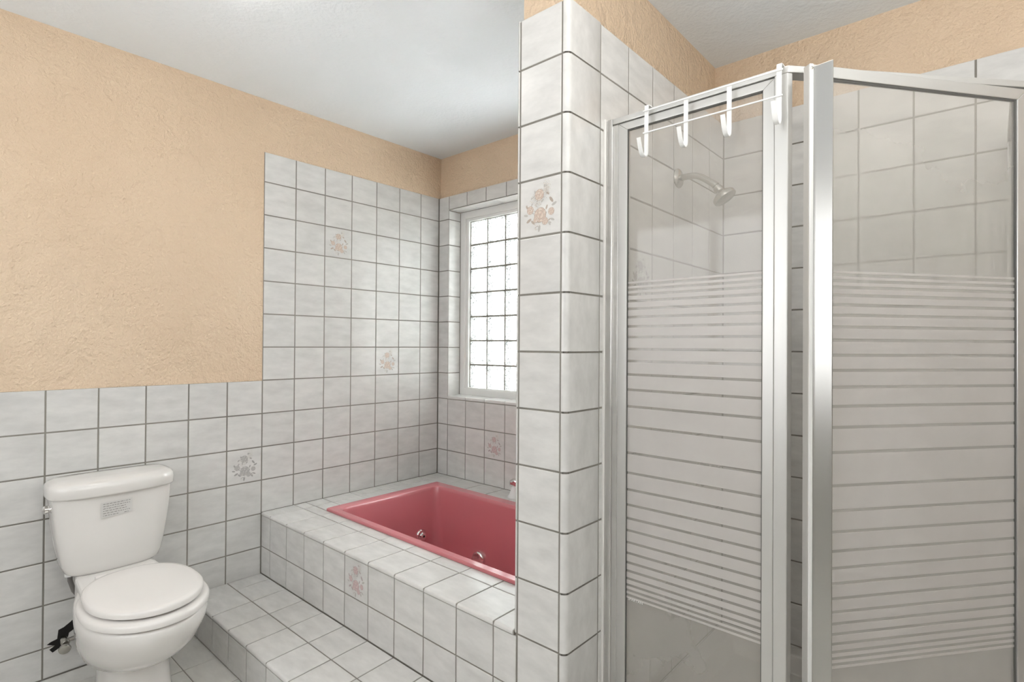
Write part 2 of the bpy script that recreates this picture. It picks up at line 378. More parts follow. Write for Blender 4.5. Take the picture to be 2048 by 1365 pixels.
# ---- tiling of the left wall
def lw(c0, c1, r0, r1): return tile(wall_left, (0, 0, 0), UY, UZ, c0, c1, -r1, -r0)
boxes('grout_bed', [(-0.05, -0.009, 0.0, 6.93, ZF, TOP - .012), (-0.05, -0.009, YR, 0.0, ZF, -7.012)], MT['grout'], wall_left)
COLS = list(range(0, 7)) + [6.905]
for r in range(0, 11):
    for i in range(7):
        t = lw(COLS[i], COLS[i + 1], r + (0.09 if r == 0 else 0), r + 1 if r < 10 else 10.975)
        if (i, r) in ((2, 2), (4, 6)): flower_print(t, 'peach')
for r in range(7, 14):
    for i in range(-13, 0):
        if r == 12 and i > -2 and False: continue
        t = lw(i, i + 1, r, min(r + 1, 13.71))
        if (i, r) == (-1, 9): flower_print(t, 'grey')
# ---- back wall tiling over the tub
XB = [0.008, 0.5825] + [0.5825 + i for i in range(1, 10)] + [10.075]
boxes('grout_bed', [(0.0, WX0 - .02, 6.924, 7.05, -11.05, TOP - .01), (WX1 + .02, XL, 6.924, 7.05, -11.05, TOP - .01), (WX0 - .02, WX1 + .02, 6.924, 7.05, WZ1 + .02, TOP - .01), (WX0 - .02, WX1 + .02, 6.924, 7.05, -11.05, WZ0 - .05)], MT['grout'], wall_back)
def bw(x0, x1, z0, z1): return tile(wall_back, (0, YB, 0), UX, UZ, x0, x1, z0, z1)
for r in range(0, 11):
    z1, z0 = (-r if r else -0.09), (-(r + 1) if r < 10 else -10.975)
    for i in range(len(XB) - 1):
        x0, x1 = XB[i], XB[i + 1]
        if WX0 - .01 <= x0 < WX1 - .02:
            if z1 > WZ1 and z0 < WZ1: t = bw(x0, x1, WZ1 + .02, z1)
            elif z0 >= -8.01 and z1 <= WZ1: continue
            elif z1 > WZ0: t = bw(x0, x1, z0, z1)
            else: t = bw(x0, x1, z0, min(z1, -7.99))
        else: t = bw(x0, x1, z0, z1)
        if r == 9 and i == 3: flower_print(t, 'pink')
# window reveal tiles: left cheek, right cheek, soffit, sloped-front sill
for r in range(0, 8):
    z1, z0 = (-r if r else WZ1), max(-(r + 1), -7.9)
    tile(wall_back, (WX0, YB, 0), UY, UZ, 0.0, 0.62, z0, z1)
    tile(wall_back, (WX1, YB, 0), (0, -1, 0), UZ, -0.62, 0.0, z0, z1)
for x0, x1 in ((WX0, 1.72), (1.72, 3.0), (3.0, 4.28), (4.28, 5.56), (5.56, WX1)):
    tile(wall_back, (0, YB, WZ1), UX, (0, -1, 0), x0, x1, -0.62, -0.0)
boxes('grout_bed', [(WX0 - .08, WX0 - .01, YB + .01, 7.6, WZ0, WZ1), (WX1 + .01, WX1 + .08, YB + .01, 7.6, WZ0, WZ1), (WX0, WX1, YB + .015, 7.6, WZ1 + .01, WZ1 + .08), (WX0, WX1, YB + .02, 7.6, -8.2, -7.93)], MT['grout'], wall_back)
def sill_tile(x0, x1):
    prof = [(YB - .012, -7.985), (YB - .012, -7.93)] + [(YB - .012 + .055 * (1 - math.cos(a)), -7.93 + .055 * math.sin(a)) for a in (.4, .8, 1.2, 1.57)] + [(7.56, -7.855)]
    v = []; f = []; n = len(prof)
    for x in (x0 + .012, x1 - .012):
        for y, z in prof: v.append(W(x, y, z))
    for k in range(n - 1): f.append((k, k + 1, n + k + 1, n + k))
    v += [W(x0 + .012, 7.56, -7.985), W(x1 - .012, 7.56, -7.985)]; f += [tuple(range(n)) + (2 * n,), tuple(range(n, 2 * n)) + (2 * n + 1,)]
    abs_obj('tile', v, f, MT['tile'], wall_back, smooth=True, auto=50)
for i in range(6): sill_tile(0.5825 + i, 1.5825 + i)
# ---- back wall tiling in the shower
XS = [11.21, 12.212, 13.212, 14.212, 15.212, 16.212, 17.212, 18.212, 19.212]
boxes('grout_bed', [(10.9, 19.212, 6.924, 7.05, ZF, TOP - .01)], MT['grout'], wall_back)
for r in range(0, 14):
    for i in range(len(XS) - 1):
        bw(XS[i], XS[i + 1], -min(r + 1, 13.6), -r if r else -0.09)
# ---- partition: front tiles, bullnose corner tiles, shower side
RB = 0.105
boxes('grout_bed', [(XL + .012, XR - .03, 0.035, .2, ZF, TOP - .02), (XL + .05, XR - .09, 0.012, .2, ZF, TOP - .02), (10.6, XR - .01, .09, 6.93, ZF, TOP - .015), (XL + .01, 10.6, .07, 6.93, ZF, TOP - .015)], MT['grout'], wall_part)
for r in range(0, 14):
    z1, z0 = (-r if r else TOP), -min(r + 1, 13.71)
    t = tile(wall_part, (0, 0, 0), UX, UZ, 10.160, 11.071, z0, z1)
    if r == 3: flower_print(t, 'peach')
    q = [(11.071 + G / 2, .03), (11.071 + G / 2, 0.004), (11.071 + G / 2 + .006, 0)] + [(XR - RB + RB * math.sin(a), RB - RB * math.cos(a)) for a in [math.pi / 2 * k / 8 for k in range(9)]] + [(XR, .9976 - G / 2 - .006), (XR - .004, .9976 - G / 2), (XR - .04, .9976 - G / 2)]
    profile_tile(wall_part, q, z0 + G / 2, z1 - (G / 2 if r else 0))
    rl = .05
    q = [(10.160 - G / 2, .02), (10.160 - G / 2, 0.0)] + [(XL + rl - rl * math.sin(a), rl - rl * math.cos(a)) for a in [math.pi / 2 * k / 6 for k in range(7)]] + [(XL, .9976 - G / 2), (XL + .04, .9976 - G / 2)]
    q[1] = (min(q[1][0], XL + rl), 0.0)
    if r < 11: profile_tile(wall_part, q[::-1], z0 + G / 2, z1 - (G / 2 if r else 0))
    for i in range(6):
        y0 = .9976 + i; y1 = min(y0 + 1, YB - .006)
        t = tile(wall_part, (XR, 0, 0), UY, UZ, y0, y1, z0, z1)
        if r == 4 and i == 1: flower_print(t, 'grey')
# tub side of the partition (faces away from the camera): joined
def tile_field(name, parent, o, u, v, cells, mat):
    vv = []; ff = []; o, u, v = Vector(o), Vector(u), Vector(v); n = u.cross(v)
    for a0, a1, b0, b1 in cells:
        k = len(vv); g = G / 2
        for dz in (-TT / P, 0):
            for a, b in ((a0 + g, b0 + g), (a1 - g, b0 + g), (a1 - g, b1 - g), (a0 + g, b1 - g)): vv.append(W(*(o + u * a + v * b + n * dz)))
        ff += [tuple(i + k for i in q) for q in BOXF[1:]]
    ob = abs_obj(name, vv, ff, mat, parent); ob['kind'] = 'stuff'; return ob
tile_field('tile_field', wall_part, (XL, 0, 0), (0, -1, 0), UZ, [(-min(.9976 + i + 1, 6.9), -(.9976 + i), -min(r + 1, 10.975), -r if r else TOP) for i in range(6) for r in range(11)], MT['tile'])
# ---- floor tiles (larger module)
FP = 1.302
for i in range(-1, 12):
    for j in range(-1, 9):
        x0, x1 = .675 + i * FP, .675 + (i + 1) * FP; y1, y0 = -2.69 - (j) * FP + 0, -2.69 - (j + 1) * FP
        x0 = max(x0, .004); y1 = min(y1, -1.93); y0 = max(y0, YR)
        if x1 - x0 < .05 or y1 - y0 < .05: continue
        tile(floor, (0, 0, ZF), UX, UY, x0, x1, y0, y1, MT['floor_tile'], joint=.02)
for i in range(8, 18):
    for j in range(-7, -1):
        x0, x1 = .675 + i * FP, .675 + (i + 1) * FP; y1, y0 = -2.69 - j * FP, -2.69 - (j + 1) * FP
        x0 = max(x0, 11.22); x1 = min(x1, XW); y1 = min(y1, 6.9)
        if x1 - x0 < .05 or y1 - y0 < .05 or (x0 < 17.1 and y1 > 1.0): continue
        tile(floor, (0, 0, ZF), UX, UY, x0, x1, y0, y1, MT['floor_tile'], joint=.02)
# ================================================================== WINDOW
win = structure(bpy.data.objects.new('window_1', None)); link(win); win.location = W((WX0 + WX1) / 2, 7.6, WZ0)
win['label'] = 'white framed glass block window in tiled recess above the tub'
FX0, FX1, FZ0, FZ1 = WX0 + .0, WX1 - .0, -7.88, WZ1 + .0
def frame_ring(name, x0, x1, z0, z1, w, y0, y1, mat, parent, bev=0.002):
    box(name, x0, x0 + w, y0, y1, z0, z1, mat, parent, bev); box(name, x1 - w, x1, y0, y1, z0, z1, mat, parent, bev)
    box(name, x0 + w, x1 - w, y0, y1, z1 - w, z1, mat, parent, bev); box(name, x0 + w, x1 - w, y0, y1, z0, z0 + w, mat, parent, bev)
frame_ring('frame', FX0, FX1, FZ0, FZ1, .27, 7.54, 8.2, MT['white'], win)
frame_ring('stop', FX0 + .25, FX1 - .25, FZ0 + .15, FZ1 - .22, .16, 7.60, 8.1, MT['white'], win)
BX, BZ, BP, BQ = 1.0, -1.02, .925, .942
ncol, nrow = 5, 7
mort = []
for k in range(ncol + 1): mort.append((BX + k * BP - .03, BX + k * BP + .03, 7.70, 8.0, BZ - nrow * BQ, BZ))
for k in range(nrow + 1): mort.append((BX, BX + ncol * BP, 7.701, 7.999, BZ - k * BQ - .03, BZ - k * BQ + .03))
boxes('mortar', mort, MT['grout'], win)
bm_ = None
for i in range(ncol):
    for k in range(nrow):
        x0, z1 = BX + i * BP + .03, BZ - k * BQ - .03
        if bm_ is None:
            bm_ = box('glass_block', x0, x0 + BP - .06, 7.68, 8.02, z1 - BQ + .06, z1, MT['block'], win, 0.006, 2)
        else:
            c = bm_.copy(); col.objects.link(c); c.location = bm_.location + Vector(((i * BP) * P, 0, -k * BQ * P))
# ================================================================== TUB DECK, STEP, TUB
ZD = -10.96; ZS = -12.78
TX0, TX1, TY0, TY1 = 1.27, 9.35, 1.39, 5.80
deck = thing('tub_deck', W(5, 3.4, ZF), 'tiled tub surround with raised deck around the pink bathtub', 'tub deck')
boxes('core', [(0.0, XL, 0.014, TY0 + .12, ZF, ZD - .016), (0.0, XL, TY1 - .12, 6.914, ZF, ZD - .016), (0.0, TX0 + .12, TY0 + .12, TY1 - .12, ZF, ZD - .016), (TX1 - .12, XL, TY0 + .12, TY1 - .12, ZF, ZD - .016)], MT['grout'], deck)
XF = [0.008, .5825] + [.5825 + i for i in range(1, 10)] + [10.15]
def nose_tile(parent, x0, x1, yf, yb, zt, xs=0.0):
    """bullnosed edge tile: rounded front, xs skews the back edge"""
    h = .075; rr = .055; g = G / 2
    pr = [(yf, zt - h), (yf, zt - rr)] + [(yf + rr * (1 - math.cos(a)), zt - rr + rr * math.sin(a)) for a in (.4, .8, 1.2, 1.57)] + [(yb - g - .008, zt), (yb - g, zt - .008), (yb - g, zt - .05)]
    v = []; f = []; n = len(pr)
    for x in (x0 + g, x0 + g + .008, x1 - g - .008, x1 - g):
        lowr = 0.008 if x in (x0 + g, x1 - g) else 0.0
        for y, z in pr:
            s = xs * (y - yf) / (yb - yf); v.append(W(x + s, y + (lowr if y < yf + .03 else 0), z - lowr))
    for i in range(3):
        for k in range(n - 1): f.append((i * n + k, i * n + k + 1, (i + 1) * n + k + 1, (i + 1) * n + k))
    f += [tuple(range(n)), tuple(range(3 * n, 4 * n))]
    return abs_obj('tile', v, f, MT['tile'], parent, smooth=True, auto=40)
for i in range(len(XF) - 1):
    x0, x1 = XF[i], XF[i + 1]
    for (z0, z1) in ((-11.978, -11.04), (ZS + .0, -11.978)):
        t = tile(deck, (0, 0, 0), UX, UZ, x0, x1, z0, z1)
        if i == 5 and z1 > -11.5: flower_print(t, 'pink')
    x1 = min(x1, 10.075)
    nose_tile(deck, x0, x1, -.006, 1.03, ZD)
    tile(deck, (0, 0, ZD), UX, UY, x0, x1, 1.03, TY0 + .02)
    if i >= 1: tile(deck, (0, 0, ZD), UX, UY, x0, x1, TY1 - .02, 6.905)
tile(deck, (0, 0, ZD), UX, UY, .008, .5825, 6.0, 6.905)
for k in range(1, 6):
    y0, y1 = max(k, TY0 + .02) if k == 1 else k, k + 1
    tile(deck, (0, 0, ZD), UX, UY, .008, .5825, y0, y1); tile(deck, (0, 0, ZD), UX, UY, .5825, TX0 + .02, y0, min(y1, TY1 - .02))
    tile(deck, (0, 0, ZD), UX, UY, TX1 - .02, 10.075, y0, min(y1, TY1 - .02))
step = thing('step', W(5.6, -1, ZF), 'low white tiled step running along the front of the tub', 'step')
box('core', 0.0, XR - .02, -1.95, -.002, ZF, ZS - .016, MT['grout'], step)
SX = [.02, .70] + [.70 + i for i in range(1, 11)] + [11.2]
for i in range(len(SX) - 1):
    x0, x1 = SX[i], SX[i + 1]
    sk = -.06 if 0 < i else 0.0
    nose_tile(step, x0, x1, -1.968, -.955, ZS, sk)
    # back row: skewed quads
    g = G / 2; a, b = x0 + sk, x1 + (-.06 if i < len(SX) - 2 else 0); a2, b2 = (a - .055 if i else a), (b - .055)
    zz = ZS
    v = []
    for z, ins in ((zz - .05, 0), (zz - .008, 0), (zz, .009)):
        v += [W(a + g + ins, -.955 + g + ins, z), W(b - g - ins, -.955 + g + ins, z), W(b2 - g - ins, -.012 - ins, z), W(a2 + g + ins, -.012 - ins, z)]
    f = [(8, 9, 10, 11)] + [(L * 4 + k, L * 4 + (k + 1) % 4, L * 4 + 4 + (k + 1) % 4, L * 4 + 4 + k) for L in range(2) for k in range(4)]
    abs_obj('tile', v, f, MT['tile'], step)
    tile(step, (0, -1.962, 0), UX, UZ, x0, x1, ZF + .01, ZS - .09)
# ---- bathtub
tub = thing('bathtub', W(5.3, 3.6, ZF), 'dusky pink whirlpool bathtub sunk into the tiled deck', 'bathtub')
def rrect(x0, x1, y0, y1, r, z, n=8):
    pts = []
    for cx, cy, a0 in ((x1 - r, y1 - r, 0), (x0 + r, y1 - r, 90), (x0 + r, y0 + r, 180), (x1 - r, y0 + r, 270)):
        for k in range(n + 1):
            a = math.radians(a0 + 90 * k / n); pts.append(W(cx + r * math.cos(a), cy + r * math.sin(a), z))
    return pts
ZT = ZD + .075
rings = [rrect(TX0, TX1, TY0, TY1, .06, ZD + .004), rrect(TX0, TX1, TY0, TY1, .06, ZT - .02), rrect(TX0 + .02, TX1 - .02, TY0 + .02, TY1 - .02, .06, ZT),
         rrect(TX0 + .36, TX1 - .36, TY0 + .20, TY1 - .34, .22, ZT), rrect(TX0 + .40, TX1 - .40, TY0 + .235, TY1 - .37, .24, ZT - .03), rrect(TX0 + .43, TX1 - .43, TY0 + .26, TY1 - .39, .25, ZT - .12),
         rrect(TX0 + .50, TX1 - .52, TY0 + .30, TY1 - .42, .27, ZT - .8), rrect(TX0 + .60, TX1 - .72, TY0 + .35, TY1 - .46, .30, ZT - 1.7), rrect(TX0 + .70, TX1 - .95, TY0 + .42, TY1 - .52, .34, ZT - 2.35),
         rrect(TX0 + .82, TX1 - 1.1, TY0 + .54, TY1 - .62, .36, ZT - 2.52), rrect(TX0 + 1.1, TX1 - 1.4, TY0 + .85, TY1 - .9, .36, ZT - 2.58)]
loft('shell', rings, MT['pink'], tub, 35, (False, True))
jx = W(TX0 + .575, 4.62, -12.42)
j = lathe('jet', [(-.004, .034), (.003, .034), (.009, .030), (.012, .018), (.020, .017), (.024, .012), (.0245, .007)], jx, (1, 0, .06), MT['chrome'], tub)
lathe('nozzle_hole', [(.0235, .006), (.0250, .006)], jx, (1, 0, .06), MT['black'], j).location -= Vector((0, 0, 0))
sx = W(3.98, TY1 - .51, -12.85)
s_ = lathe('suction_cover', [(-.012, .040), (.012, .040), (.016, .037), (.019, .030), (.0195, .004)], sx, (0, -1, .05), MT['chrome'], tub)
j2 = lathe('jet', [(-.004, .034), (.003, .034), (.009, .030), (.012, .018), (.020, .017), (.024, .012), (.0245, .007)], W(6.6, TY1 - .49, -12.6), (0, -1, .05), MT['chrome'], tub)
# fix locations of sub-parts (parent chain)
for o in list(j.children): o.location = Vector((1, 0, .06)).normalized() * 0.0145
# ---- deck faucet by the back wall, half behind the partition
fau = thing('tub_faucet', W(4.9, 6.35, ZD), 'chrome tub tap with white handle skirt on the back deck beside the partition', 'faucet')
for dx in (-.36, .95):
    h = lathe('handle_base', [(0, .034), (.006, .034), (.016, .026), (.045, .016), (.058, .014)], W(4.9 + dx, 6.35, ZD), (0, 0, 1), MT['wire'], fau)
    hk = lathe('handle', [(.056, .012), (.062, .022), (.074, .027), (.088, .024), (.096, .012)], W(4.9 + dx, 6.35, ZD), (0, 0, 1), MT['chrome'], fau, seg=10)
tube('spout', [W(5.2, 6.4, ZD), W(5.2, 6.4, ZD + .6), W(5.2, 6.3, ZD + .8), W(5.2, 6.0, ZD + .85), W(5.2, 5.6, ZD + .7)], .014, MT['chrome'], fau)
# ================================================================== TOILET
YC = -3.856
toi = thing('toilet', W(2.4, YC, ZF), 'white two piece toilet with closed lid against the tiled wall', 'toilet')
def egg(xc, af, ab, w, z, n=56, pf=1.0, pb=1.0, pw=1.0, yc=YC):
    pts = []
    for k in range(n):
        t = 2 * math.pi * k / n; c, s = math.cos(t), math.sin(t)
        e = pf if c > 0 else pb
        pts.append(W(xc + (af if c > 0 else ab) * math.copysign(abs(c) ** e, c), yc + w * math.copysign(abs(s) ** (pw if c > 0 else pb), s), z))
    return pts
def hz(m): return ZF + m / P
YP = YC + .10
bowl = [egg(2.1, 1.28, 1.4, .66, ZF + .0, pf=.6, pb=1, pw=.7, yc=YP), egg(2.1, 1.27, 1.39, .65, hz(.02), pf=.6, pb=1, pw=.7, yc=YP), egg(2.1, 1.2, 1.38, .60, hz(.06), pf=.65, pb=1, pw=.75, yc=YP), egg(2.1, 1.16, 1.38, .58, hz(.13), pf=.7, pb=1, pw=.8, yc=YP), egg(2.1, 1.15, 1.38, .58, hz(.172), pf=.7, pb=1, pw=.8, yc=YP),
        egg(2.25, 1.22, 1.5, .76, hz(.186), pf=.85, pb=.9, yc=YC + .03), egg(2.4, 1.38, 1.6, .86, hz(.205)), egg(2.55, 1.55, 1.75, .94, hz(.235)), egg(2.75, 1.62, 1.9, .99, hz(.26)), egg(2.95, 1.62, 2.1, 1.03, hz(.29)), egg(3.15, 1.56, 2.35, 1.065, hz(.325)),
        egg(3.27, 1.52, 2.5, 1.09, hz(.35)), egg(3.3, 1.5, 2.55, 1.09, hz(.366)), egg(3.3, 1.49, 2.55, 1.075, hz(.378)), egg(3.3, 1.45, 2.5, 1.04, hz(.385)), egg(3.3, 1.2, 2.3, .82, hz(.386))]
loft('bowl', bowl, MT['porcelain'], toi, 60)
# deck the tank sits on
prism('tank_platform', [(.6, YC - .66), (1.2, YC - .78), (2.4, YC - .86), (2.9, YC - .95), (2.9, YC + .95), (2.4, YC + .86), (1.2, YC + .78), (.6, YC + .66)], hz(.28), hz(.403), MT['porcelain'], toi, .012, 3)
ring_o = lambda z, o=0: egg(3.42, 1.38 + o, 1.5 + o, 1.095 + o, z, pb=.8)
seat = loft('seat', [ring_o(hz(.388), -.05), ring_o(hz(.391), 0), ring_o(hz(.404), .005), ring_o(hz(.411), -.03), ring_o(hz(.413), -.12)], MT['seat'], toi, 60)
lid_o = lambda z, o=0: egg(3.36, 1.29 + o, 1.36 + o, 1.005 + o, z, pb=.8)
lid = loft('seat_lid', [lid_o(hz(.418), -.05), lid_o(hz(.421), 0), lid_o(hz(.434), .004), lid_o(hz(.440), -.03), lid_o(hz(.4425), -.12), lid_o(hz(.4435), -.5)], MT['seat'], toi, 60)
for s in (-1, 1): box('hinge', 1.9, 2.15, YC + s * .45 - .12, YC + s * .45 + .12, hz(.40), hz(.435), MT['seat'], toi, .006)
box('bumper', 4.32, 4.42, YC - .62, YC - .48, hz(.381), hz(.392), MT['seat'], toi, .002)
def tank_ring(x0, x1, hw, z, n=56, yc=YC, p=.32, bow=.05):
    pts = []; xc = (x0 + x1) / 2; hx = (x1 - x0) / 2
    for k in range(n):
        t = 2 * math.pi * k / n; c, s = math.cos(t), math.sin(t)
        X = math.copysign(abs(c) ** p, c) * hx; Y = math.copysign(abs(s) ** p, s) * hw
        if c > 0: X -= bow * (Y / hw) ** 2 * 2
        pts.append(W(xc + X, yc + Y, z))
    return pts
tk = [(.25, 1.05, .62, -11.18), (.2, 1.17, .81, -11.165), (.16, 1.22, .91, -11.09), (.14, 1.25, .97, -10.93), (.13, 1.27, 1.03, -10.6), (.12, 1.29, 1.09, -10.2), (.11, 1.30, 1.13, -9.8), (.11, 1.31, 1.16, -9.36)]
loft('tank', [tank_ring(a, b, h, z) for a, b, h, z in tk], MT['porcelain'], toi, 60)
tl = [(.09, 1.34, 1.18, -9.385), (.07, 1.38, 1.22, -9.375), (.06, 1.40, 1.235, -9.34), (.06, 1.40, 1.235, -9.18), (.07, 1.38, 1.22, -9.10), (.10, 1.32, 1.17, -9.045), (.18, 1.18, 1.06, -9.01), (.4, .9, .7, -9.0)]
loft('tank_lid', [tank_ring(a, b, h, z, p=.42, bow=.07) for a, b, h, z in tl], MT['porcelain'], toi, 60)
lv = lathe('flush_lever', [(0, .014), (.003, .014), (.004, .009), (.008, .009), (.012, .0135), (.020, .014), (.026, .009), (.028, .002)], W(.80, YC - 1.13, -9.6), (0, -1, 0), MT['chrome'], toi)
# maker's notice on the tank: film with lines of small print
stx = 1.318
st = abs_obj('notice_sticker', [W(stx - .012, -4.20, -9.54), W(stx - .0, -3.60, -9.52), W(stx + .0, -3.60, -9.84), W(stx - .012, -4.20, -9.90)], [(0, 1, 2, 3)], MT['sticker'], toi)
st.data.transform(Matrix.Identity(4))
v = []; f = []; rn = random.Random(5)
for r in range(6):
    y = -4.16
    end = (-3.64, -3.65, -3.72, -3.70, -3.63, -3.66)[r]
    while y < end:
        w_ = rn.uniform(.015, .06)
        if not (r == 5 and -3.9 < y < -3.8):
            zt = -9.575 - r * .052 + (y + 4.2) * .03; k = len(v)
            for yy, zz in ((y, zt), (min(y + w_, end), zt + .002), (min(y + w_, end), zt - .010), (y, zt - .012)): v.append(W(stx + .006 - .012 * (-3.60 - yy) / .6, yy, zz))
            f.append((k, k + 1, k + 2, k + 3))
        y += w_ + .016
abs_obj('print_lines', v, f, MT['ink'], st)
for o in st.children: o.location = Vector((0.0004, 0, 0)) + (o.location - (st.location + toi.location) + st.location * 0) + toi.location * 0 + loc_of(st)
# ---- stop valve and supply hose
val = thing('stop_valve', W(.1, -4.64, -12.9), 'dull metal stop valve coming out of a broken wall tile', 'valve')
box('stub_pipe', .0, .32, -4.68, -4.6, -12.9, -12.82, MT['brushed'], val, .005)
lathe('valve_body', [(0, .011), (.004, .013), (.03, .013), (.034, .010)], W(.16, -4.64, -12.86), (1, 0, -.1), MT['brushed'], val)
lathe('handle', [(0, .006), (.006, .017), (.012, .019), (.018, .017), (.021, .008)], W(.40, -4.66, -12.93), (1, -.2, -.25), MT['brushed'], val)
tube('outlet', [W(.26, -4.62, -12.86), W(.26, -4.4, -12.84)], .007, MT['brushed'], val)
hose = thing('supply_hose', W(.5, -4.6, -12.8), 'dark grey supply hose curving down behind the toilet bowl', 'hose')
lathe('coupling_nut', [(0, .016), (.03, .016)], W(.62, -4.62, -11.05), (0, 0, -1), MT['wire'], hose)
tube('hose', [W(.62, -4.62, -11.2), W(.62, -4.62, -11.35), W(.60, -4.55, -11.6), W(.5, -4.38, -11.9), W(.38, -4.28, -12.3), W(.3, -4.3, -12.65), W(.26, -4.38, -12.82)], .0075, MT['rubber'], hose)
# flat black patch stands for the dark broken hole around the pipe
hp = [(-4.93, -12.93), (-4.86, -12.89), (-4.74, -12.86), (-4.72, -12.66), (-4.62, -12.63), (-4.50, -12.55), (-4.38, -12.45), (-4.38, -12.72), (-4.52, -12.8), (-4.55, -12.95), (-4.68, -13.08), (-4.82, -13.15), (-4.88, -13.06), (-4.78, -13.0)]
abs_obj('tile_hole_shade', [W(.004, y, z) for y, z in hp], [tuple(range(len(hp)))], MT['black'], wall_left)
# ================================================================== SHOWER
pan = thing('shower_pan', W(13.5, 4.5, ZF), 'off white neo angle shower pan inside the glass enclosure', 'shower pan')
def pan_poly(i): # outline inset by i
    return [(XR + .01 + i, YB - .02 - i), (XR + .01 + i, 1.02 + i), (14.22 - i * .41, 1.02 + i), (17.0 - i, 4.02 + i * .41), (17.0 - i, YB - .02 - i)]
A, B_, C_ = pan_poly(0), pan_poly(.38), pan_poly(.5)
v = [W(x, y, ZF) for x, y in A] + [W(x, y, -13.02) for x, y in A] + [W(x, y, -13.02) for x, y in B_] + [W(x, y, -13.42) for x, y in C_]
f = [tuple(range(5))] + [(L * 5 + k, L * 5 + (k + 1) % 5, L * 5 + 5 + (k + 1) % 5, L * 5 + 5 + k) for L in range(3) for k in range(5)] + [tuple(range(15, 20))]
# keep the wall sides flush: no curb along the two walls
o = abs_obj('basin', v, f, MT['pan'], pan); bevel_mesh(o, .006, 2)
lathe('drain', [(0, .045), (.003, .045), (.004, .03)], W(13.6, 4.6, -13.42), (0, 0, 1), MT['chrome'], pan)
enc = thing('shower_enclosure', W(14.2, 1.3, -13.0), 'aluminium framed neo angle shower enclosure with striped glass and door ajar', 'shower enclosure')
ZH = -1.826; ZB = -13.0; YF = 1.14; AX, AY = 14.264, 1.14
DU = Vector((.6746, .7382)); HX, HY = 16.86, 3.98
al, als = MT['alu'], MT['alu_sat']
box('wall_jamb', XR, 11.358, YF - .004, YF + .24, ZB, -1.82, al, enc, .002)
box('wall_jamb', 11.358, 11.461, YF + .035, YF + .2, ZB, ZH - .104, al, enc, .0015)
tube('caulk_bead', [W(XR + .005, YF - .01, ZB), W(XR + .005, YF - .01, -1.80)], .0045, MT['caulk'], enc, 8)
def diag(s, n):      # point along the angled side: s from the post, n outwards
    nx, ny = DU.y, -DU.x
    return (AX + DU.x * s + nx * n, AY + DU.y * s + ny * n)
def diag_box(name, s0, s1, n0, n1, z0, z1, mat, parent, bevel=.0015):
    return prism(name, [diag(s0, n0), diag(s1, n0), diag(s1, n1), diag(s0, n1)], z0, z1, mat, parent, bevel)
# header: straight run, angled run, return run (front face on the measured line)
prism('header', [(11.36, YF), (AX, YF), (AX - .10, YF + .235), (11.36, YF + .235)], ZH - .10, ZH, als, enc, .002)
sE = 3.92
prism('header', [diag(0, 0), diag(sE, 0), diag(sE + .1, -.235), diag(-.10, -.235)][0:4], ZH - .10, ZH, als, enc, .002)
e0 = diag(sE, 0)
prism('header', [e0, (e0[0], YB), (e0[0] - .235, YB), (e0[0] - .235, e0[1] + .1)], ZH - .10, ZH, als, enc, .002)
prism('bottom_track', [(XR, YF), (AX, YF), (AX - .10, YF + .235), (XR, YF + .235)], ZB, ZB + .14, al, enc, .002)
prism('bottom_track', [diag(0, 0), diag(sE, 0), diag(sE + .1, -.235), diag(-.10, -.235)], ZB, ZB + .14, al, enc, .002)
prism('bottom_track', [e0, (e0[0], YB), (e0[0] - .235, YB), (e0[0] - .235, e0[1] + .1)], ZB, ZB + .14, al, enc, .002)
prism('corner_post', [(14.072, YF + .005), (AX - .01, YF + .005), diag(.075, -.02), diag(.02, -.2), (14.12, YF + .22), (14.072, YF + .2)], ZB + .1, ZH - .1, als, enc, .002)
prism('corner_post', [diag(sE - .07, -.01), e0, (e0[0], e0[1] + .2), (e0[0] - .2, e0[1] + .2), diag(sE - .07, -.2)], ZB + .1, ZH - .1, als, enc, .002)
box('wall_jamb', e0[0] - .23, e0[0], YB - .2, YB, ZB, ZH - .1, al, enc, .002)
LINES = [-4.815, -4.898, -4.988, -5.1, -5.235, -5.38, -5.544, -5.73, -5.94, -6.152, -6.387, -6.655, -6.948, -7.298]
LINES = LINES + [-15.06 - z for z in reversed(LINES)]
def bands(mk, dz=0.0):
    edges = [-4.759] + [z for l in LINES for z in (l + .022, l - .022)] + [-10.301]
    for k in range(0, len(edges), 2): mk(edges[k + 1] + dz, edges[k] + dz)
# fixed panel in line with the partition
fx = bpy.data.objects.new('fixed_panel', None); link(fx, enc); fx.location = W(12.7, YF + .1, ZB) - enc.location
_lo = loc_of
def loc_of(o):
    p = Vector((0, 0, 0))
    while o: p += o.location; o = o.parent
    return p
PX0, PX1, PZ0, PZ1 = 11.463, 14.066, ZB + .13, -1.938
GX0, GX1, GZ0, GZ1 = 11.642, 13.905, ZB + .33, -2.07
def mitred(parent, name_s, name_r, x0, x1, z0, z1, gx0, gx1, gz0, gz1, y0, y1, mat):
    def pr(name, q):
        v = [W(x, y0, z) for x, z in q] + [W(x, y1, z) for x, z in q]
        o = abs_obj(name, v, [(0, 1, 2, 3), (4, 5, 6, 7), (0, 1, 5, 4), (1, 2, 6, 5), (2, 3, 7, 6), (3, 0, 4, 7)], mat, parent); bevel_mesh(o, .0015, 2)
    pr(name_s, [(x0, z0), (gx0, gz0), (gx0, gz1), (x0, z1)]); pr(name_s, [(x1, z0), (gx1, gz0), (gx1, gz1), (x1, z1)])
    pr(name_r, [(x0, z1), (gx0, gz1), (gx1, gz1), (x1, z1)]); pr(name_r, [(x0, z0), (gx0, gz0), (gx1, gz0), (x1, z0)])
mitred(fx, 'stile', 'rail', PX0, PX1, PZ0, PZ1, GX0, GX1, GZ0, GZ1, YF + .03, YF + .15, als)
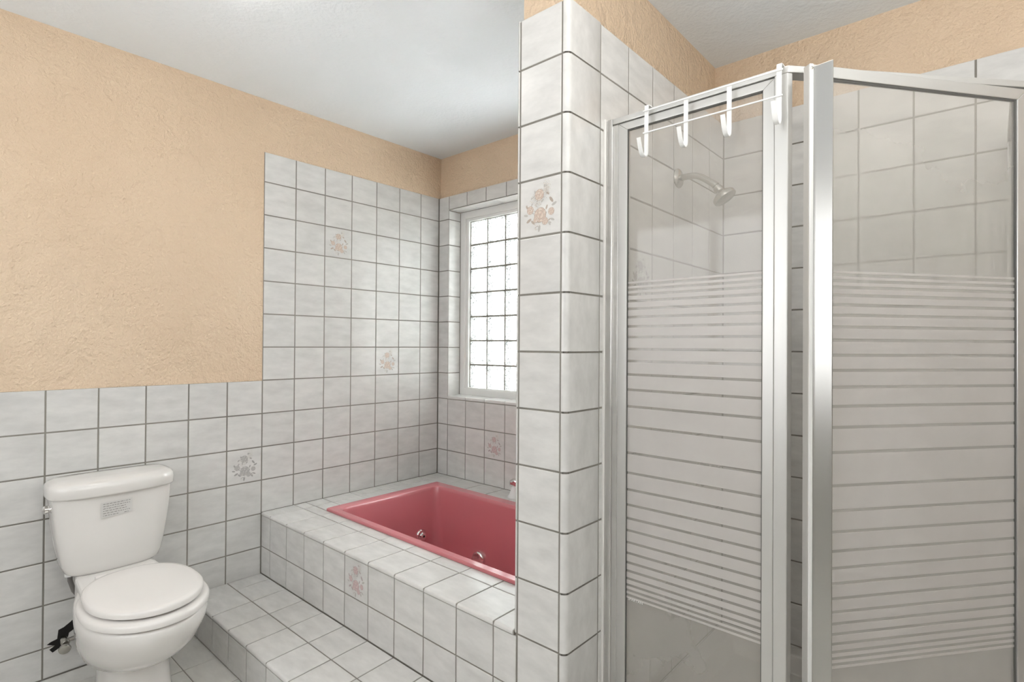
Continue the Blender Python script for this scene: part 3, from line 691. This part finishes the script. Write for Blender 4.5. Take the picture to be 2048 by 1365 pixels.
box('glass_pane', GX0 - .05, GX1 + .05, YF + .075, YF + .105, GZ0 - .05, GZ1 + .05, MT['glass'], fx)
gq = YF + .028
for q in ((GX0 - .004, GX0 + .010, GZ0, GZ1), (GX1 - .012, GX1 + .004, GZ0, GZ1), (GX0, GX1, GZ1 - .018, GZ1 + .004), (GX0, GX1, GZ0 - .004, GZ0 + .012)):
    box('gasket_and_gap_shade', q[0], q[1], YF + .05, YF + .078, q[2], q[3], MT['gasket_and_gap_shade'], fx)
box('gasket_and_gap_shade', PX0, PX1, YF + .04, YF + .14, PZ1 - .004, PZ1 + .02, MT['gasket_and_gap_shade'], fx)  # dark strip stands for the shade in the gap under the header
bands(lambda a, b: box('frosted_band', GX0 + .01, GX1 - .0, YF + .068, YF + .0745, a, b, MT['frost'], fx))
# return panel on the far side of the door
rp = bpy.data.objects.new('fixed_panel', None); link(rp, enc); rp.location = W(e0[0] - .1, 5.5, ZB) - enc.location
ry0, ry1 = e0[1] + .2, YB - .2
box('stile', e0[0] - .15, e0[0] - .03, ry0, ry0 + .17, PZ0, PZ1, als, rp, .0015); box('stile', e0[0] - .15, e0[0] - .03, ry1 - .17, ry1, PZ0, PZ1, als, rp, .0015)
box('rail', e0[0] - .15, e0[0] - .03, ry0 + .17, ry1 - .17, PZ1 - .16, PZ1, als, rp, .0015); box('rail', e0[0] - .15, e0[0] - .03, ry0 + .17, ry1 - .17, PZ0, PZ0 + .18, als, rp, .0015)
box('glass_pane', e0[0] - .105, e0[0] - .075, ry0 + .1, ry1 - .1, PZ0 + .1, PZ1 - .1, MT['glass'], rp)
bands(lambda a, b: box('frosted_band', e0[0] - .074, e0[0] - .068, ry0 + .18, ry1 - .18, a, b, MT['frost'], rp))
# hinged door, ajar: local axes built at the hinge
DE = Vector((-.61184, -.79098)); DN = Vector((.79098, -.61184))
dr = bpy.data.objects.new('door', None); link(dr, enc); dr.location = W(HX, HY, ZB) - enc.location
def dpt(s, n): return (HX + DE.x * s + DN.x * n, HY + DE.y * s + DN.y * n)
def dbox(name, s0, s1, n0, n1, z0, z1, mat, bevel=.0015, parent=None):
    return prism(name, [dpt(s0, n0), dpt(s1, n0), dpt(s1, n1), dpt(s0, n1)], z0, z1, mat, parent or dr, bevel)
DZ0, DZ1 = ZB + .18, -1.972
def dquad(name, q, n0, n1, mat):
    v = [W(*dpt(s, n0), z) for s, z in q] + [W(*dpt(s, n1), z) for s, z in q]
    o = abs_obj(name, v, [(0, 1, 2, 3), (4, 5, 6, 7), (0, 1, 5, 4), (1, 2, 6, 5), (2, 3, 7, 6), (3, 0, 4, 7)], mat, dr); bevel_mesh(o, .0015, 2)
dquad('stile', [(.03, DZ0), (.21, DZ0 + .18), (.21, DZ1 - .165), (.03, DZ1)], -.08, .02, al)
dquad('rail', [(.03, DZ1), (.21, DZ1 - .165), (3.60, DZ1 - .155), (3.60, DZ1)], -.08, .02, als)
dquad('rail', [(.03, DZ0), (.21, DZ0 + .18), (3.60, DZ0 + .18), (3.60, DZ0)], -.08, .02, als)
dbox('stile', 3.60, 3.775, -.09, .02, DZ0, DZ1 + .0, als)
dbox('strike_strip', 3.715, 3.775, .02, .035, DZ0, DZ1 + .0, MT['white'], .001)
# full height pull: channel and a flared brushed flange
prism('pull_handle', [dpt(3.70, .02), dpt(3.70, .06), dpt(3.64, .07), dpt(3.60, .24), dpt(3.615, .245), dpt(3.66, .09), dpt(3.73, .065), dpt(3.73, .02)][0:0] or [dpt(3.715, .02), dpt(3.69, .05), dpt(3.585, .235), dpt(3.572, .23), dpt(3.60, .15), dpt(3.63, .02)], DZ0 - .02, -2.0, MT['pull'], dr, .0012)
dbox('glass_pane', .17, 3.64, -.045, -.015, DZ0 + .12, DZ1 - .12, MT['door_glass'], 0)
for s0, s1, z0, z1 in ((.205, .235, DZ0 + .18, DZ1 - .165), (.21, 3.60, DZ1 - .185, DZ1 - .158), (.21, 3.60, DZ0 + .175, DZ0 + .19), (3.588, 3.603, DZ0 + .18, DZ1 - .16)):
    dbox('gasket_and_gap_shade', s0, s1, -.046, -.004, z0, z1, MT['gasket_and_gap_shade'], 0)
lathe('screw', [(0, .0035), (.001, .0035), (.0018, .002)], W(*dpt(3.745, .035), DZ1 - .06), (DN.x, DN.y, 0), MT['brushed'], dr, 10)
bands(lambda a, b: dbox('frosted_band', .215, 3.598, -.0145, -.008, a, b, MT['frost'], 0), -.055)
# etched maker's mark on the fixed panel
cu = bpy.data.curves.new('mark', 'FONT'); cu.body = 'SPARTAN'; cu.size = .0105
tmp = bpy.data.objects.new('mark_tmp', cu); col.objects.link(tmp)
dg = bpy.context.evaluated_depsgraph_get(); me = bpy.data.meshes.new_from_object(tmp.evaluated_get(dg)); bpy.data.objects.remove(tmp, do_unlink=True)
me.materials.clear(); me.materials.append(MT['wire'])
mk = link(bpy.data.objects.new('etched_mark', me), fx); mk.rotation_euler = (math.radians(90), 0, 0); mk.location = W(11.68, YF + .066, -10.33) - loc_of(fx)
# ---- shower head
sh = thing('shower_fixture', W(XR, 4.17, -2.15), 'dull nickel shower head on a bent arm high on the shower wall', 'shower head')
lathe('wall_flange', [(0, .033), (.004, .034), (.009, .030), (.014, .02), (.016, .012)], W(XR, 4.17, -2.15), (1, 0, 0), MT['brushed'], sh)
tube('arm', [W(XR, 4.17, -2.15), W(11.45, 4.17, -2.15), W(11.55, 4.17, -2.155), W(11.65, 4.17, -2.18), W(11.75, 4.17, -2.23), W(11.85, 4.17, -2.30), W(12.06, 4.17, -2.46)], .0108, MT['brushed'], sh, 16)
hd = Vector((.55, .06, -.83))
lathe('head', [(0, .012), (.006, .0125), (.007, .0095), (.012, .0095), (.013, .014), (.022, .016), (.030, .0155), (.036, .020), (.046, .035), (.05, .038), (.062, .038), (.064, .035), (.065, .005)], W(12.04, 4.17, -2.445), hd, MT['brushed'], sh)
# ---- wire hook rack over the header
rk = thing('hook_rack', W(13.1, 1.0, -1.8), 'white wire over-door hook rack with four hooks hanging on the shower header', 'hook rack')
YK = 1.035
def strap(path, wd=.07, th=.012):
    """flat strap along a path in the Y-Z plane at given x"""
    pass
for i, hx in enumerate((12.08, 12.775, 13.46, 14.165)):
    zt = (ZH + .02) if i in (0, 3) else -1.90
    pth = []
    if i in (0, 3): pth += [(YF + .25, ZH - .12), (YF + .25, ZH + .015), (YK + .06, ZH + .02), (YK + .01, ZH + .01)]
    else: pth += [(YK, zt)]
    pth += [(YK, -2.1), (YK, -2.60), (YK - .012, -2.66), (YK - .05, -2.70), (YK - .10, -2.71), (YK - .15, -2.69), (YK - .185, -2.65), (YK - .22, -2.58), (YK - .27, -2.44)]
    th = .016; w2 = .034; v = []; f = []; n = len(pth)
    for k, (y, z) in enumerate(pth):
        a = Vector(pth[max(k - 1, 0)]); b = Vector(pth[min(k + 1, n - 1)]); t = (b - a).normalized(); nn = Vector((-t.y, t.x)) * th / 2
        for sx_, sn in ((-1, -1), (1, -1), (1, 1), (-1, 1)): v.append(W(hx + sx_ * w2, y + nn.x * sn, z + nn.y * sn))
    for k in range(n - 1):
        for q in range(4): f.append((k * 4 + q, k * 4 + (q + 1) % 4, k * 4 + 4 + (q + 1) % 4, k * 4 + 4 + q))
    f += [(0, 1, 2, 3), tuple(range(4 * n - 4, 4 * n))]
    abs_obj('hook', v, f, MT['wire'], rk, smooth=True, auto=50)
for z in (-1.915, -2.285): tube('wire', [W(12.03, YK - .02, z), W(14.22, YK - .02, z)], .0021, MT['wire'], rk, 8)
# ================================================================== CEILING LIGHT AND ADDED FILL LIGHTS OUT OF VIEW
bowl_gl = [emit_mat('bowl_glow', (1.0, 0.965, 0.92), k) for k in BOWL_STRENGTH]
for LX, LY, gm, lb in ((13.8, -1.3, bowl_gl[0], 'frosted glass bowl ceiling light nearest the shower'), (5.8, -3.6, bowl_gl[1], 'added fill light, frosted bowl, unseen between tub and toilet')):  # second bowl is added fill to brighten the tub corner
    lamp = thing('ceiling_light', W(LX, LY, ZC), lb, 'ceiling light', 'frosted bowl ceiling lights')
    lathe('canopy', [(0, .07), (.015, .07), (.03, .045), (.04, .02)], W(LX, LY, ZC), (0, 0, -1), MT['white'], lamp, 32)
    lathe('bowl', [(.03, .165), (.055, .155), (.085, .12), (.102, .07), (.108, .005)], W(LX, LY, ZC), (0, 0, -1), gm, lamp, 40)
for tx, ty, ts, lb in ((20.8, -5.2, FILL_UPLIGHT_STRENGTH, 'added white fill uplighter, unseen near the shower door'),):  # uplighter added to brighten the ceiling
    fill_uplight_glow = emit_mat('fill_uplight_glow', (1.0, 0.975, 0.94), ts)
    tor = thing('fill_uplighter', W(tx, ty, ZF), lb, 'fill light')
    lathe('base', [(0, .14), (.012, .14), (.03, .03)], W(tx, ty, ZF), (0, 0, 1), MT['white'], tor)
    tube('pole', [W(tx, ty, ZF + .1), W(tx, ty, -5.1)], .012, MT['white'], tor)
    lathe('shade', [(0, .02), (.03, .08), (.08, .14), (.11, .16)], W(tx, ty, -5.2), (0, 0, 1), MT['white'], tor)
    lathe('bulb', [(.111, .13), (.116, .13)], W(tx, ty, -5.2), (0, 0, 1), fill_uplight_glow, tor)
w2_ = structure(bpy.data.objects.new('fill_window', None)); link(w2_); w2_.location = W(7.5, YR - .2, -4)  # window frame with glowing panes, added as fill light
for x0, x1, z0, z1 in ((3.0, 3.3, -7.4, -.2), (11.7, 12.0, -7.4, -.2), (3.3, 11.7, -.5, -.2), (3.3, 11.7, -7.4, -7.1), (7.35, 7.65, -7.1, -.5)):
    box('frame', x0, x1, YR - .3, YR + .04, z0, z1, MT['white'], w2_)
dp = emit_mat('fill_pane_glow', (0.96, 0.98, 1.0), FILL_PANE_STRENGTH)
box('fill_pane', 3.3, 7.35, YR - .2, YR - .1, -7.1, -.5, dp, w2_); box('fill_pane', 7.65, 11.7, YR - .2, YR - .1, -7.1, -.5, dp, w2_)
# tiled dado on the walls behind the camera
tile_field('tile_field', wall_right, (XW - .02, 0, 0), (0, -1, 0), UZ, [(-(i + 1), -i, -min(r + 1, 13.7), -r) for i in range(-13, 6) for r in range(7, 14)], MT['tile'])
tile_field('tile_field', wall_rear, (0, YR + .02, 0), (-1, 0, 0), UZ, [(-(i + 1), -i, -min(r + 1, 13.7), -r) for i in range(0, 24) for r in range(8, 14)], MT['tile'])

shrub = thing('garden_shrub', W(5.0, 22.0, -14.5), 'blurred green shrub outside behind the glass block window', 'shrub')
MT['leafy'] = plain('shrub_leaf', (0.16, 0.24, 0.11), 0.6)
tube('stem', [W(5.0, 22, -18), W(5.2, 22, -9), W(5.0, 22, -4)], .05, plain('bark', (0.12, 0.09, 0.06), 0.8), shrub)
v = []; f = []; rn = random.Random(11)
for k in range(1500):
    th, ph, r_ = rn.uniform(0, 6.283), math.acos(rn.uniform(-1, 1)), rn.uniform(.55, 1)
    c_ = W(5.0 + 14 * r_ * math.sin(ph) * math.cos(th), 22 + 6 * r_ * math.sin(ph) * math.sin(th), -6.2 + 3.4 * r_ * math.cos(ph))
    a = Vector((rn.gauss(0, 1), rn.gauss(0, 1), rn.gauss(0, 1))).normalized(); b = a.orthogonal().normalized(); k0 = len(v)
    v += [c_ - a * .13, c_ + b * .05, c_ + a * .13, c_ - b * .05]; f.append((k0, k0 + 1, k0 + 2, k0 + 3))
abs_obj('foliage', v, f, MT['leafy'], shrub)
